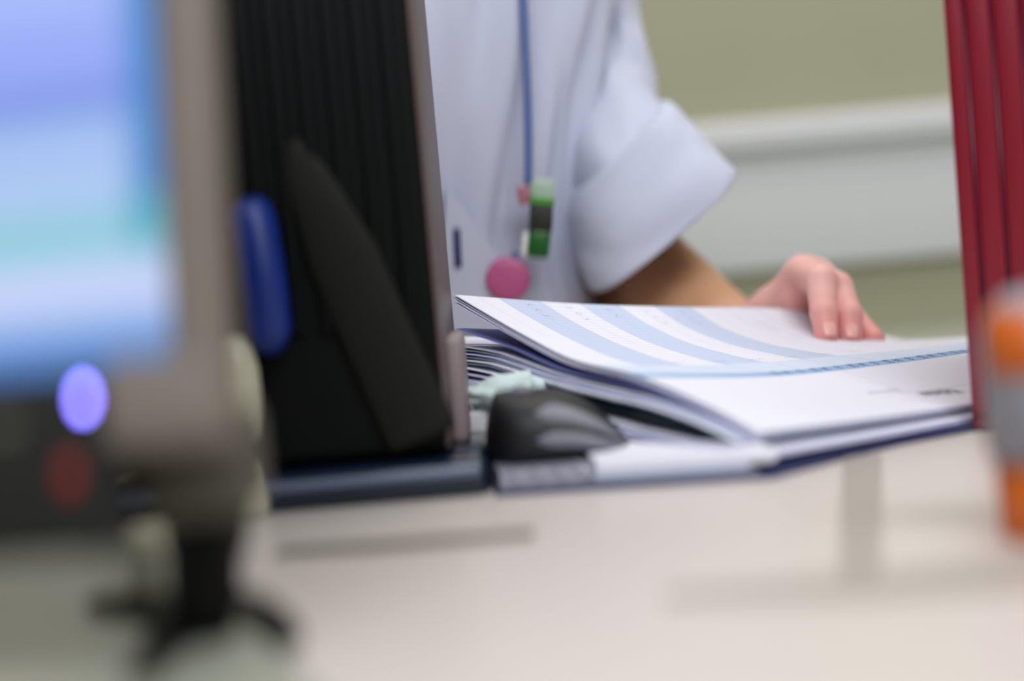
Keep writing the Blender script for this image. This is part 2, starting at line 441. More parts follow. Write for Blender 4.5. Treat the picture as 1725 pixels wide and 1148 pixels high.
o = sheet('folder_cover', M['teal'], lambda v: r2(v) * .82 - .01, -.001, u0=-.0125, v1=.232, order=11)  # dark sheet put in for the shade inside the gap
tag(o, 'dark teal folder cover wedged below the fanned loose sheets', 'folder')
for k in range(3):
    o = sheet('paper_sheet', M['paper2' if k else 'paper'], lambda v, k=k: r3(v) - .035 * k, 0.0, u0=-.0145 - .003 * k, v1=.236, order=12 + k)
    tag(o, ['white sheet arching low over the black mouse, topmost there', 'lavender sheet arching low over the black mouse, middle one', 'lavender sheet arching low over the black mouse, lowest one'][k], 'paper', 'low sheets behind the mouse')
# flat white sheet poking out behind the fan
a, b, c, d = P(745, 567, .86), P(945, 573, .88), P(960, 586, .81), P(745, 580, .80)
bm = bmesh.new(); n1, n2 = 24, 8; gv = []
for s in (0, 1):
    for j in range(n2):
        for i in range(n1):
            s1, s2 = i / (n1 - 1), j / (n2 - 1); p = (d.lerp(c, s1)).lerp(a.lerp(b, s1), s2)
            gv.append(p + Vector((0, 0, 0.0006 * math.sin(s1 * 5) - (0.0008 if s else 0))))
F = grid_faces(n1, n2) + grid_faces(n1, n2, n1 * n2, True); N = n1 * n2
for i in range(n1 - 1): F += [(i + 1, i, N + i, N + i + 1), (N - n1 + i, N - n1 + i + 1, 2 * N - n1 + i + 1, 2 * N - n1 + i)]
bm.free()
o = from_np('paper_pad', gv, F, M['paper'])
tag(o, 'flat white sheet poking out beside the black tower, behind the fan', 'paper')

# open folder lying under everything, its right cover kinked upward at the spine
fold = empty('document_folder', (0.1, 0.7, DZ))
def prism(poly, z0, z1, bm=None):
    b = bm or bmesh.new()
    lo = [b.verts.new((p[0], p[1], z0)) for p in poly]; hi = [b.verts.new((p[0], p[1], z1)) for p in poly]
    b.faces.new(lo[::-1]); b.faces.new(hi)
    for k in range(len(poly)): b.faces.new((lo[k], lo[(k + 1) % len(poly)], hi[(k + 1) % len(poly)], hi[k]))
    return b
fl = [(-0.012, 0.602), (0.104, 0.587), (0.118, 0.60), (0.06, 0.80), (-0.03, 0.80)]
from_bm('left_cover', prism(fl, DZ + .0002, DZ + .0022), M['navy'], fold, smooth=False)
def fr(u, v): return (BX + .004 + EU[0] * u + EV[0] * v, BY - .006 + EU[1] * u + EV[1] * v)
fr_poly = [(0.104, 0.587), fr(0.03, -.008), fr(0.08, -.004), fr(0.15, -.012), fr(0.33, .12), fr(.33, .22), (0.06, 0.80)]  # near right corner pushed out to stand in for the shadow there
b = bmesh.new()
hs = [0.0022, .0024, .0026, .0026, .0026, .0026, .0022]
lo = [b.verts.new((p[0], p[1], DZ + .0002 + (0 if i in (0, 6) else h * .35))) for i, (p, h) in enumerate(zip(fr_poly, hs))]; hi = [b.verts.new((p[0], p[1], DZ + h)) for p, h in zip(fr_poly, hs)]
b.faces.new(lo[::-1]); b.faces.new(hi)
for k in range(7): b.faces.new((lo[k], lo[(k + 1) % 7], hi[(k + 1) % 7], hi[k]))
from_bm('right_cover', b, M['navy'], fold, smooth=False)
tag(fold, 'navy card folder lying open on the desk under all the papers', 'folder')
# low sheets on the right cover
for k, (mm, lbl) in enumerate((('paper', 'upper white form whose near edge shows under the chart page'), ('paper2', 'lavender form lying on the navy folder below the chart page'))):
    o = sheet('paper_form', M[mm], lambda v: .5, 0.0010 - .0012 * k, u0=.004, v0=-.006 - .003 * k, v1=.16, th=.0011, zmin=.0052 - .0012 * k)
    tag(o, lbl, 'paper', 'forms on the navy folder')
# white pile at the near left, rounded folded end
def pile(name, x0, x1, z0, z1, m, lbl, grp, yb=.78, rnd=.006, wob=0.0, cat='paper'):
    def yf(x): return 0.602 - (x + .012) / .116 * .015 + .001
    bm = bmesh.new(); nx = 40; sec = []
    for i in range(nx + 1):
        x = x0 + (x1 - x0) * i / nx; e = min(1.0, (x1 - x) / rnd) if rnd else 1; k = math.sqrt(max(0, 1 - (1 - e) ** 2)); k = max(k, .12)
        zm = (z0 + z1) / 2; hh = (z1 - z0) / 2 * k; w = wob * math.sin(i * .7)
        y = yf(x) + (1 - k) * .004
        sec.append([bm.verts.new((x, y + .0008, DZ + zm - hh)), bm.verts.new((x, y + w, DZ + zm - hh * .6)), bm.verts.new((x, y + w, DZ + zm + hh * .6)), bm.verts.new((x, y + .0008, DZ + zm + hh)),
                    bm.verts.new((x - .02, yb, DZ + zm + hh)), bm.verts.new((x - .02, yb, DZ + zm - hh))])
    for a, b in zip(sec, sec[1:]):
        for k in range(6): bm.faces.new((a[k], a[(k + 1) % 6], b[(k + 1) % 6], b[k]))
    bm.faces.new(sec[0][::-1]); bm.faces.new(sec[-1])
    o = from_bm(name, bm, m, angle=40); tag(o, lbl, cat, grp); return o
pile('plastic_sleeve', -.0105, .100, .0023, .0042, M['sleeve'], 'grey glossy plastic sleeve lowest in the near pile, on the navy folder', None, rnd=.003, cat='plastic sleeve')
pile('form_pad', .030, .096, .0043, .0068, M['paper3'], 'grey-blue form pad in the near pile, between sleeve and white pad', 'near pile of forms')
pile('form_pad', .031, .108, .0069, .0126, M['paper'], 'thick white form pad topmost in the near pile, its end rounded', 'near pile of forms', rnd=.006)
pile('plastic_sleeve', -.010, .033, .0043, .0100, M['sleeve'], 'glossy grey plastic sleeve under the black computer mouse', None, rnd=.012, wob=.0006, cat='plastic sleeve')

# ---------------------------------------------------------------- computer mouse
ms = empty('computer_mouse', (0.012, 0.665, DZ + .0105))
MZ = DZ + .0104
def mouse_shell(x0, x1, yc, hy, hz, name, m, off=0.0, t0=0.0, t1=1.0, parent=ms):
    nx, na = 48, 40; V = []; F = []
    for i in range(nx + 1):
        t = t0 + (t1 - t0) * i / nx; x = x0 + (x1 - x0) * t
        prof = hz * (min(1, (t / .10)) ** .5) * (1 - max(0, (t - .42) / .58) ** 2.0 * .93)
        wy = hy * (max(0.05, 1 - (2 * t - 1) ** 4)) ** .5
        for k in range(na + 1):
            th = PI * k / na; c, s = math.cos(th), math.sin(th)
            V.append((x, yc - (wy + off) * math.copysign(abs(c) ** .6, c), MZ + (prof + off) * s ** .6 + .0002))
    n1 = na + 1
    for i in range(nx):
        for k in range(na): F.append((i * n1 + k, i * n1 + k + 1, (i + 1) * n1 + k + 1, (i + 1) * n1 + k))
        F.append((i * n1 + na, i * n1, (i + 1) * n1, (i + 1) * n1 + na))
    F.append(tuple(range(n1))); F.append(tuple(nx * n1 + k for k in range(n1))[::-1])
    return from_np(name, V, F, m, parent)
mouse_shell(-.017, .050, .655, .034, .029, 'shell', M['mouse'])
# curved grey grip blades on the side that faces the camera
for q, (zz0, zz1) in enumerate(((.60, .84), (.20, .44))):
    V = []; F = []; nx = 40
    for i in range(nx + 1):
        t = .34 + .64 * i / nx; x = -.017 + .067 * t
        prof = .029 * (1 - max(0, (t - .42) / .58) ** 2.0 * .93); wy = .034 * (max(.05, 1 - (2 * t - 1) ** 4)) ** .5
        e = math.sin(PI * min(1, i / nx * 4) / 2)
        for k in range(7):
            f = zz0 + (zz1 - zz0) * (.5 + (k / 6 - .5) * e); c = math.sqrt(max(0, 1 - (f ** (1 / .6)) ** 2)) ** .6
            o_ = .0011 * math.sin(PI * k / 6)
            V.append((x, .655 - (wy) * c - o_ - .0001, MZ + prof * f + .0002 + o_ * .5))
    for i in range(nx):
        for k in range(6): F.append((i * 7 + k, i * 7 + k + 1, (i + 1) * 7 + k + 1, (i + 1) * 7 + k))
    from_np('grip_blade', V, F, M['mouse2'], ms)['label'] = 'grey curved side grip'
mw = lathe([(.0001, -.003), (.005, -.003), (.006, -.002), (.006, .002), (.005, .003), (.0001, .003)], 24)
mw.transform(Matrix.Translation((0.002, .655, MZ + .026)) @ Matrix.Rotation(PI / 2, 4, 'X'))
from_bm('scroll_wheel', mw, M['mouse2'], ms)
tag(ms, 'black computer mouse with grey side grips on the paper pile', 'mouse')

# crumpled mint tissue behind the mouse
bm = bmesh.new(); bmesh.ops.create_icosphere(bm, subdivisions=4, radius=1)
from mathutils import noise as mnoise
ctr = P(848, 664, .715)
for v in bm.verts:
    n_ = mnoise.noise(v.co * 2.3) * .25 + mnoise.noise(v.co * 5.1) * .07
    r = 1 + n_; v.co = Vector((v.co.x * .022 * r, v.co.y * .014 * r, v.co.z * .0095 * r * (1 + .4 * v.co.x))) + ctr
    v.co.z = max(v.co.z, DZ + .0135)
o = from_bm('crumpled_tissue', bm, M['mint']); tag(o, 'crumpled pale mint tissue just behind the black mouse', 'tissue')
bm = box((ctr.x - .02, ctr.y - .006, DZ + .0128), (ctr.x + .018, ctr.y + .008, DZ + .0272), .003); 

o = from_bm('eraser_block', bm, M['white_plastic']); tag(o, 'pale block that the mint tissue lies on, behind the mouse', 'eraser')

# ---------------------------------------------------------------- black computer tower
tw = empty('computer_tower', (-0.1, 0.69, DZ))
TX0, TX1, TY0, TY1, TH = -0.185, -0.0305, 0.618, 0.755, 0.40
from_bm('case', box((TX0, TY0, DZ + .02), (TX1 - .0012, TY1, DZ + TH), .004), M['tower'], tw)
sd = from_bm('side_panel', box((TX1 - .0035, TY0 + .002, DZ + .021), (TX1, TY1 + .012, DZ + TH - .003), .0012), M['tower_side'], tw); sd['label'] = 'brown-grey side panel'
bm = bmesh.new(); nf = 11
for k in range(nf):
    x = TX0 + .02 + (TX1 - TX0 - .032) * k / (nf - 1)
    box((x - .0028, TY0 - .003, DZ + .075), (x + .0028, TY0 + .002, DZ + .265), .0012, 2, bm)
from_bm('vent_ribs', bm, M['tower'], tw)
a, b = P(492, 235, TY0), P(715, 740, TY0)
rp = spline([a, a.lerp(b, .3), a.lerp(b, .7), b], 8)
bm = tube([p + Vector((0, -.0012 - .0022 * min(1, i / 6), 0)) for i, p in enumerate(rp)], [.002, .004, .006, .0075, .009, .0105, .0115, .0125, .0135, .0145] + [.0155] * (len(rp) - 11) + [.014], 28, flat=(1.0, .19))  # flattened tapering tube laid diagonally over the vent ribs
from_bm('diagonal_ridge', bm, M['ridge'], tw)['label'] = 'olive-grey diagonal ridge'
from_bm('base_plate', box((TX0 - .01, TY0 - .010, DZ), (-.0145, TY1 + .005, DZ + .0168), .006, 5), M['tower_base'], tw)['label'] = 'glossy navy base plate'
from_bm('edge_trim', box((TX0 - .006, TY0 - .0108, DZ + .0085), (-.018, TY0 - .006, DZ + .0135), .002, 3), M['trimblue'], tw)['label'] = 'pale blue-grey edge trim'  # bar coloured as the bright reflection on the base bevel
# blue rounded release latch on the front
a, b = P(424, 350, TY0 - .01), P(460, 596, TY0 - .01)
bm = tube(spline([a + Vector((-.003, .004, 0)), a.lerp(b, .12), a.lerp(b, .5) + Vector((.001, -.003, 0)), a.lerp(b, .85), b + Vector((.001, .004, 0))], 8), [.004, .006, .008, .009, .0095, .01, .01] + [.01] * 18 + [.009, .0085, .0075, .0065, .005, .004, .003, .002], 20)
from_bm('release_latch', bm, M['blue'], tw)['label'] = 'blue rounded plastic latch'
sb = box((TX1 - .002, .665, DZ + .0165), (TX1 + .0065, .73, P(790, 560, .70).z), .003, 4); from_bm('side_bumper', sb, M['bumper'], tw)['label'] = 'pinkish grey lower side bumper'
tag(tw, 'black ribbed desktop computer tower standing between monitor and papers', 'computer')

# small cream bottle behind the monitor
g = G(424, 872); bt = empty('dispenser_bottle', g)
def bh(py): return P(424, py, g.y).z
z0, z1, z2, z3 = DZ, bh(776), bh(745), bh(566)
r0 = .0085
from_bm('bottle_base', lathe([(r0 * .75, z0), (r0 * .95, z0 + .002), (r0, z0 + .006), (r0 * .9, z1 - .002), (r0 * .75, z1)], 32, (g.x, g.y)), M['cream'], bt)
from_bm('band', lathe([(r0 * .72, z1 - .001), (r0 * .8, z1 + .001), (r0 * .8, z2), (r0 * .7, z2 + .001)], 32, (g.x, g.y)), M['black'], bt)['label'] = 'black band'
from_bm('bottle_body', lathe([(r0 * .75, z2), (r0 * 1.05, z2 + .003), (r0 * 1.12, z2 + .012), (r0 * 1.08, z3 - .014), (r0 * .85, z3 - .005), (r0 * .5, z3), (r0 * .1, z3 + .001)], 32, (g.x, g.y)), M['cream'], bt)
tag(bt, 'small cream plastic bottle with a black band, beside the monitor edge', 'bottle')

# ---------------------------------------------------------------- near monitor (left)
corner = P(394, 745, .335)                     # lower right outer corner of the bezel
Rm = Matrix.Rotation(math.radians(-9), 3, 'Z') @ Matrix.Rotation(math.radians(-9), 3, 'X') @ Matrix.Rotation(math.radians(-0.5), 3, 'Y')
mon = empty('computer_monitor', Vector((corner.x - .1, .42, DZ)))
MM = Matrix.Translation(corner) @ Rm.to_4x4()  # local: x right, y away, z up; corner at origin; panel in x<0, z>0
MW, MH = 0.34, 0.27
def mpart(name, bm, m, parent=mon, **k):
    bm.transform(MM); return from_bm(name, bm, m, parent, **k)
bz = .0152; chin = .0225
bm = box((-MW, .0015, .001), (-.007, .028, MH), .006, 4); mpart('housing', bm, M['chin'])
bm = bmesh.new()
box((-bz, -.002, 0), (0, .007, MH), .004, 4, bm); box((-MW, -.002, 0), (-MW + bz, .012, MH), .0045, 4, bm); box((-MW, -.002, MH - bz), (0, .012, MH), .0045, 4, bm)
mpart('bezel', bm, M['bezel'])
bm = box((-MW + .004, -.0022, -.024), (-.030, .012, chin - .002), .004, 4); mpart('chin', bm, M['chin'])['label'] = 'dark lower bezel strip'
bm = box((-.034, -.0026, -.0005), (-.001, .010, chin + .001), .006, 4); mpart('corner_piece', bm, M['bezel'])
def screen_mat():
    m = bpy.data.materials.new('lit_screen'); m.use_nodes = True; n = NT(m); b = n.n['Principled BSDF']
    b.inputs['Base Color'].default_value = (.02, .02, .02, 1); b.inputs['Roughness'].default_value = .3
    uv = n.new('ShaderNodeUVMap'); sp = n.new('ShaderNodeSeparateXYZ'); n.l.new(uv.outputs[0], sp.inputs[0])
    # v: metres up from the screen's lower edge, u: metres left of its right edge
    cr = n.new('ShaderNodeValToRGB'); cr.color_ramp.interpolation = 'LINEAR'
    sc = 0.12
    stops = [(0, (80, 130, 205)), (.006, (88, 138, 210)), (.012, (150, 185, 240)), (.019, (205, 215, 252)), (.025, (196, 210, 250)), (.030, (150, 208, 226)), (.037, (140, 200, 218)), (.041, (172, 205, 240)),
             (.052, (170, 196, 246)), (.062, (158, 190, 240)), (.066, (122, 146, 230)), (.0705, (126, 150, 232)), (.074, (150, 168, 246)), (.085, (150, 170, 248)), (.093, (165, 185, 250)), (.12, (160, 185, 245))]
    e = cr.color_ramp.elements
    while len(e) < len(stops): e.new(.5)
    for k, (p, c) in enumerate(stops): e[k].position = p / sc; e[k].color = (*lin(c), 1)
    n.l.new(n.math('DIVIDE', sp.outputs[1], sc), cr.inputs[0])
    # darker blue scroll column at the right edge, with a green block in it
    ed = n.new('ShaderNodeMapRange'); ed.inputs[1].default_value = .0135; ed.inputs[2].default_value = .004; n.l.new(sp.outputs[0], ed.inputs[0])
    up = n.new('ShaderNodeMapRange'); up.inputs[1].default_value = .028; up.inputs[2].default_value = .034; n.l.new(sp.outputs[1], up.inputs[0])
    c = n.mix(n.math('MULTIPLY', ed.outputs[0], up.outputs[0]), cr.outputs[0], lin((60, 130, 200)))
    gb = n.math('MULTIPLY', n.math('MULTIPLY', n.math('LESS_THAN', sp.outputs[0], .010), n.math('GREATER_THAN', sp.outputs[1], .030)), n.math('LESS_THAN', sp.outputs[1], .042))
    c = n.mix(gb, c, lin((92, 178, 196)))
    n.l.new(c, b.inputs['Emission Color']); b.inputs['Emission Strength'].default_value = 1.0
    return m
V = []; nu = 2
L_, R_, B_, T_ = -MW + bz - .001, -bz + .001, chin - .003, MH - bz + .001
V = [MM @ Vector(p) for p in ((L_, .0010, B_), (R_, .0010, B_), (R_, .0010, T_), (L_, .0010, T_), (L_, .0025, B_), (R_, .0025, B_), (R_, .0025, T_), (L_, .0025, T_))]
scr = from_np('screen', V, [(0, 1, 2, 3), (5, 4, 7, 6), (0, 4, 5, 1), (1, 5, 6, 2), (2, 6, 7, 3), (3, 7, 4, 0)], screen_mat(), mon, smooth=False)
uvl = scr.data.uv_layers.new(name='UVMap')
uvs = [(R_ - L_, 0), (0, 0), (0, T_ - B_), (R_ - L_, T_ - B_)] * 2
for li, lp in enumerate(scr.data.loops): uvl.data[li].uv = uvs[lp.vertex_index]
scr['label'] = 'lit screen with blue, violet and mint bands'
MI = MM.inverted()
def onface(px, py):
    """where the ray of a pixel meets the monitor front, in monitor coordinates"""
    o = MI @ Vector((0, 0, CZ)); q = MI @ P(px, py, .3); d = q - o; t = (-.0022 - o.y) / d.y; return o + d * t
p = onface(140, 672)
bm = lathe([(.0001, 0), (.0016, 0), (.0017, .0003), (.0013, .0007), (.0001, .0008)], 24); bm.transform(Matrix.Translation((p.x, p.y + .0002, p.z)) @ Matrix.Rotation(PI / 2, 4, 'X')); mpart('power_light', bm, M['led'])['label'] = 'glowing violet-blue power light'
p = onface(118, 800)
bm = lathe([(.0001, 0), (.0028, 0), (.0032, .0006), (.0026, .0014), (.0001, .0016)], 24); bm.transform(Matrix.Translation((p.x, p.y + .0002, p.z)) @ Matrix.Rotation(PI / 2, 4, 'X')); mpart('power_button', bm, M['redled'])['label'] = 'dim red button'
p = onface(10, 720)
bm = box((p.x - .004, p.y - .0006, p.z - .002), (p.x + .004, p.y + .001, p.z + .002), .0008, 2); mpart('menu_button', bm, M['standhead'])
# stand: head, neck and an arched foot
g1 = G(345, 1085)
hd_a, hd_b = P(345, 775, .375), P(340, 868, .375)
bm = box((hd_a.x - .0145, .362, hd_b.z), (hd_a.x + .0125, .40, hd_a.z + .012), .004, 4); from_bm('stand_head', bm, M['standhead'], mon)['label'] = 'olive-grey stand head'
bm = tube(spline([P(352, 850, .385), P(345, 930, .392), P(345, 1000, .392), Vector((g1.x, g1.y, DZ + .006))], 8), [.0115] * 8 + [.0098] * 8 + [.0085] * 8 + [.0095], 20)
from_bm('stand_neck', bm, M['stand'], mon)
def foot(pts, r):
    pp = spline(pts, 10); rr = [r * (1 - .45 * i / (len(pp) - 1)) for i in range(len(pp))]
    return tube(pp, rr, 14, flat=(1.5, .8))
bm = prism([(q.x, q.y) for q in (G(-500, 925), G(225, 903), G(330, 960), G(470, 1100), G(640, 1290), G(-900, 1290))], DZ, DZ + .0012)
o_dim = from_bm('desk_mat', bm, M['mat'], smooth=False); tag(o_dim, 'grey-green desk mat lying under the monitor stand', 'desk mat')  # sheet added to give the desk its dimmer tone near the monitor
def Gz(px, py, h): q = G(px, py); return Vector((q.x, q.y, DZ + h))
for pts in ([Vector((g1.x, g1.y, DZ + .012)), Gz(400, 1060, .009), Gz(452, 1065, .0055), Gz(492, 1098, .0035)],
            [Vector((g1.x, g1.y, DZ + .012)), Gz(310, 1085, .008), Gz(275, 1120, .005), Gz(235, 1160, .0035)],
            [Vector((g1.x, g1.y, DZ + .010)), Vector((g1.x - .02, g1.y + .03, DZ + .006)), Vector((g1.x - .045, g1.y + .05, DZ + .0035))]):
    from_bm('stand_foot', foot(pts, .005), M['stand'], mon)
tag(mon, 'out-of-focus monitor at the left with lit blue screen and black stand', 'monitor')

# small pale plug and its cable below the monitor
g = G(262, 1004); pl = empty('cable_plug', g)
hh = P(262, 888, g.y).z
from_bm('plug_body', box((g.x - .0065, g.y - .005, DZ), (g.x + .0065, g.y + .008, DZ + (hh - DZ) * .55), .002, 3), M['cable'], pl)
from_bm('plug_grip', box((g.x - .0075, g.y - .005, DZ + (hh - DZ) * .58), (g.x + .0055, g.y + .007, hh), .003, 3), M['cream'], pl)['label'] = 'cream grip'
from_bm('plug_neck', box((g.x - .004, g.y - .003, DZ + (hh - DZ) * .5), (g.x + .003, g.y + .005, DZ + (hh - DZ) * .62)), M['black'], pl)
tag(pl, 'small cream and grey plug standing under the monitor, left of its neck', 'plug')
bm = tube(spline([G(-120, 905) + Vector((0, 0, .0022)), G(-20, 903) + Vector((0, 0, .0022)), G(70, 893) + Vector((0, 0, .0022)), G(130, 860) + Vector((0, 0, .0022))], 10), .002, 10)
o = from_bm('power_cable', bm, M['cable']); tag(o, 'pale cable lying on the desk behind the monitor, far left', 'cable')

# ---------------------------------------------------------------- red file (right)
ro = G(1640, 728); rb = empty('file_box', ro)
ang = math.radians(-24); RB = Matrix.Translation(ro) @ Matrix.Rotation(ang, 4, 'Z')
SW, SD, SH = .052, .16, .33
def rpart(name, bm, m, **k):
    bm.transform(RB); return from_bm(name, bm, m, rb, **k)
rpart('shell', box((0, .0022, .001), (SW, SD, SH), .002, 3), M['red'])
bm = bmesh.new(); gx = [.0, .0085, .0205, .033, SW]; gw = .0011
for a, b in zip(gx, gx[1:]):
    box((a + (gw if a else 0), 0, .004), (b - (gw if b < SW else 0), .004, SH - .004), .0007, 2, bm)
box((0, 0, SH - .075 - .05), (SW, .004, SH - .004), .0007, 2, bm)
box((0, 0, .002), (SW, .004, .010), .0007, 2, bm)
rpart('ribbed_spine', bm, M['red'])
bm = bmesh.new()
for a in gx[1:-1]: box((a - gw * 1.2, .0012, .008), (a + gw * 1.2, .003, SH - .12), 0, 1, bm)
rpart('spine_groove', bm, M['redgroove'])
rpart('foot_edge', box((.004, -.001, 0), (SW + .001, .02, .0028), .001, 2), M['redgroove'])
tag(rb, 'tall red ribbed file box standing at the right, edge of the papers', 'file box')

# bottle with orange labels, cut by the right frame edge
g = G(1768, 905); bo = empty('supply_bottle', g)
def bz_(py): return P(1735, py, g.y).z
R0 = .0165; zt_ = bz_(492)
from_bm('bottle_body', lathe([(R0 * .8, bz_(775)), (R0, bz_(770)), (R0, bz_(560)), (R0 * .93, bz_(530)), (R0 * .7, bz_(505)), (R0 * .5, zt_), (R0 * .1, zt_ + .001)], 40, (g.x, g.y)), M['bottlegrey'], bo)
from_bm('bottle_base', lathe([(R0 * .7, DZ), (R0 * .86, DZ + .002), (R0 * .88, bz_(785)), (R0 * .78, bz_(772))], 40, (g.x, g.y)), M['orange'], bo)['label'] = 'orange base'
V = []; F = []; na = 10
zz = [bz_(625), bz_(515)]
for z in zz:
    for k in range(na):
        t = math.radians(196 + 52 * k / (na - 1)); V.append((g.x + (R0 + .0005) * math.cos(t), g.y + (R0 + .0005) * math.sin(t), z))
F = [(k, k + 1, na + k + 1, na + k) for k in range(na - 1)]
lb = from_np('label_patch', V, F, M['orange'], bo); lb['label'] = 'orange label patch'
sm = lb.modifiers.new('s', 'SOLIDIFY'); sm.thickness = .0008; sm.offset = 0
tag(bo, 'blurred grey bottle with orange label and base at the right frame edge', 'bottle')

# ---------------------------------------------------------------- the person
# signed-distance body: smooth union of tapered capsules and ellipsoids on a grid that is fine around the hand
def axis(lo, hi, f0, f1, fine, coarse):
    a = list(np.arange(lo, f0, coarse)); b = list(np.arange(f0, f1, fine)); c = list(np.arange(f1, hi + coarse, coarse))
    return np.array(a + b + c, dtype=np.float32)
def R3(px, py, Y): return np.array(P(px, py, Y))
PC = np.array([-0.085, 1.135])
GX = axis(-.42, .30, .135, .30, .0015, .009)
GY = axis(.72, 1.42, .875, 1.03, .0015, .009)
GZ = axis(-.02, 1.62, DZ + .015, DZ + .112, .0015, .010)
D = np.full((len(GX), len(GY), len(GZ)), 1.0, np.float32)
def put(fn, lo, hi, k):
    ix = slice(max(0, np.searchsorted(GX, lo[0]) - 1), np.searchsorted(GX, hi[0]) + 1)
    iy = slice(max(0, np.searchsorted(GY, lo[1]) - 1), np.searchsorted(GY, hi[1]) + 1)
    iz = slice(max(0, np.searchsorted(GZ, lo[2]) - 1), np.searchsorted(GZ, hi[2]) + 1)
    X, Y_, Z = np.meshgrid(GX[ix], GY[iy], GZ[iz], indexing='ij', sparse=True)
    d = fn(X, Y_, Z); s = D[ix, iy, iz]
    if k > 0:
        h = np.maximum(k - np.abs(d - s), 0) / k; D[ix, iy, iz] = np.minimum(d, s) - h * h * k * .25
    else: D[ix, iy, iz] = np.maximum(s, -d) if k < 0 else np.minimum(s, d)
def cone(a, b, ra, rb, k=.006, sq=None):
    a = np.asarray(a, float); b = np.asarray(b, float); ab = b - a; L2 = float(ab @ ab); pad = max(ra, rb) + .03
    def f(X, Y_, Z):
        t = np.clip(((X - a[0]) * ab[0] + (Y_ - a[1]) * ab[1] + (Z - a[2]) * ab[2]) / L2, 0, 1)
        return np.sqrt((X - a[0] - t * ab[0]) ** 2 + (Y_ - a[1] - t * ab[1]) ** 2 + (Z - a[2] - t * ab[2]) ** 2) - (ra + (rb - ra) * t)
    put(f, np.minimum(a, b) - pad, np.maximum(a, b) + pad, k)
def ell(c, r, k=.02, cut=False):
    c = np.asarray(c, float); r = np.asarray(r, float); m = float(r.min())
    def f(X, Y_, Z):
        q = np.sqrt(((X - c[0]) / r[0]) ** 2 + ((Y_ - c[1]) / r[1]) ** 2 + ((Z - c[2]) / r[2]) ** 2); return (q - 1) * m
    put(f, c - r - .04, c + r + .04, -1 if cut else k)
cx, cy = PC
# trunk
ell((cx, cy + .01, .60), (.150, .110, .12), .05); ell((cx, cy, .78), (.115, .085, .15), .06); ell((cx, cy + .005, .96), (.132, .092, .14), .06)
ell((cx - .055, cy - .05, .965), (.055, .045, .05), .03); ell((cx + .055, cy - .05, .965), (.055, .045, .05), .03)
cone((cx - .105, cy + .02, 1.075), (cx + .105, cy + .02, 1.075), .045, .045, .05)
cone((cx, cy + .02, 1.08), (cx, cy, 1.19), .055, .048, .04)
# head with face
ell((cx, cy - .005, 1.295), (.074, .090, .112), .03); ell((cx, cy - .045, 1.235), (.050, .048, .052), .03)
cone((cx, cy - .094, 1.30), (cx, cy - .108, 1.272), .007, .011, .010)
for s in (-1, 1):
    ell((cx + s * .075, cy + .005, 1.285), (.010, .018, .030), .008); ell((cx + s * .030, cy - .082, 1.303), (.014, .012, .010), 0, True)
    ell((cx + s * .045, cy - .065, 1.262), (.022, .02, .022), .02)
cone((cx - .018, cy - .088, 1.243), (cx + .018, cy - .088, 1.243), .005, .005, .006); cone((cx - .014, cy - .087, 1.233), (cx + .014, cy - .087, 1.233), .006, .006, .006)
# thighs, shins, feet
for s in (-1, 1):
    hip = (cx + s * .08, cy, .56); kn = (cx + s * .12, cy - .36, .50); an = (cx + s * .12, cy - .30, .09)
    kn = (kn[0], .80, .50); an = (an[0], .84, .09)
    cone(hip, kn, .078, .055, .04); cone(kn, an, .052, .034, .03); cone(an, (an[0] + s * .01, an[1] - .07, .035), .035, .030, .02)
# the left arm (image right)
sh = (cx + .135, cy + .015, 1.065); el = R3(1078, 512, 1.165); wr = R3(1252, 592, .995)
cone(sh, el, .044, .037, .03); mid = el * .62 + wr * .38
cone(el, mid, .038, .036, .02); cone(mid, wr, .036, .0245, .015)
cone(R3(1060, 400, 1.15), R3(1205, 560, 1.04), .030, .027, .03)
J = dict(
    index=[R3(1352, 462, .950), R3(1383, 472, .912), R3(1388, 528, .897), R3(1392, 563, .890)],
    middle=[R3(1376, 470, .962), R3(1410, 484, .922), R3(1430, 532, .906), R3(1432, 566, .899)],
    ring=[R3(1392, 490, .980), R3(1424, 520, .946), R3(1452, 555, .926), R3(1471, 572, .915)],
    little=[R3(1400, 506, .990), R3(1424, 528, .965), R3(1440, 556, .953), R3(1447, 573, .947)])
RR = dict(index=(.0115, .0098, .0086, .0077), middle=(.0118, .0102, .0088, .0077), ring=(.0105, .0088, .0082, .0078), little=(.0095, .0078, .0068, .006))
for f in J:
    j, r = J[f], RR[f]
    cone(wr + (j[0] - wr) * .12, j[0], .0165 if f != 'little' else .014, r[0], .016)
    cone(j[0], j[1], r[0], r[1], .006)
    cone(j[1], j[2], r[1], r[2], .0022); cone(j[2], j[3], r[2], r[3], .0022)
cm, mc, ip, tp = R3(1285, 560, .985), R3(1318, 540, .978), R3(1345, 562, .968), R3(1362, 582, .958)
cone(wr, cm, .0225, .0165, .012); cone(cm, mc, .0165, .0125, .012); cone(mc, ip, .0115, .0095, .004); cone(ip, tp, .0095, .0075, .003)
cone(mc, (J['index'][0] + wr) / 2, .010, .012, .014)           # web of the thumb
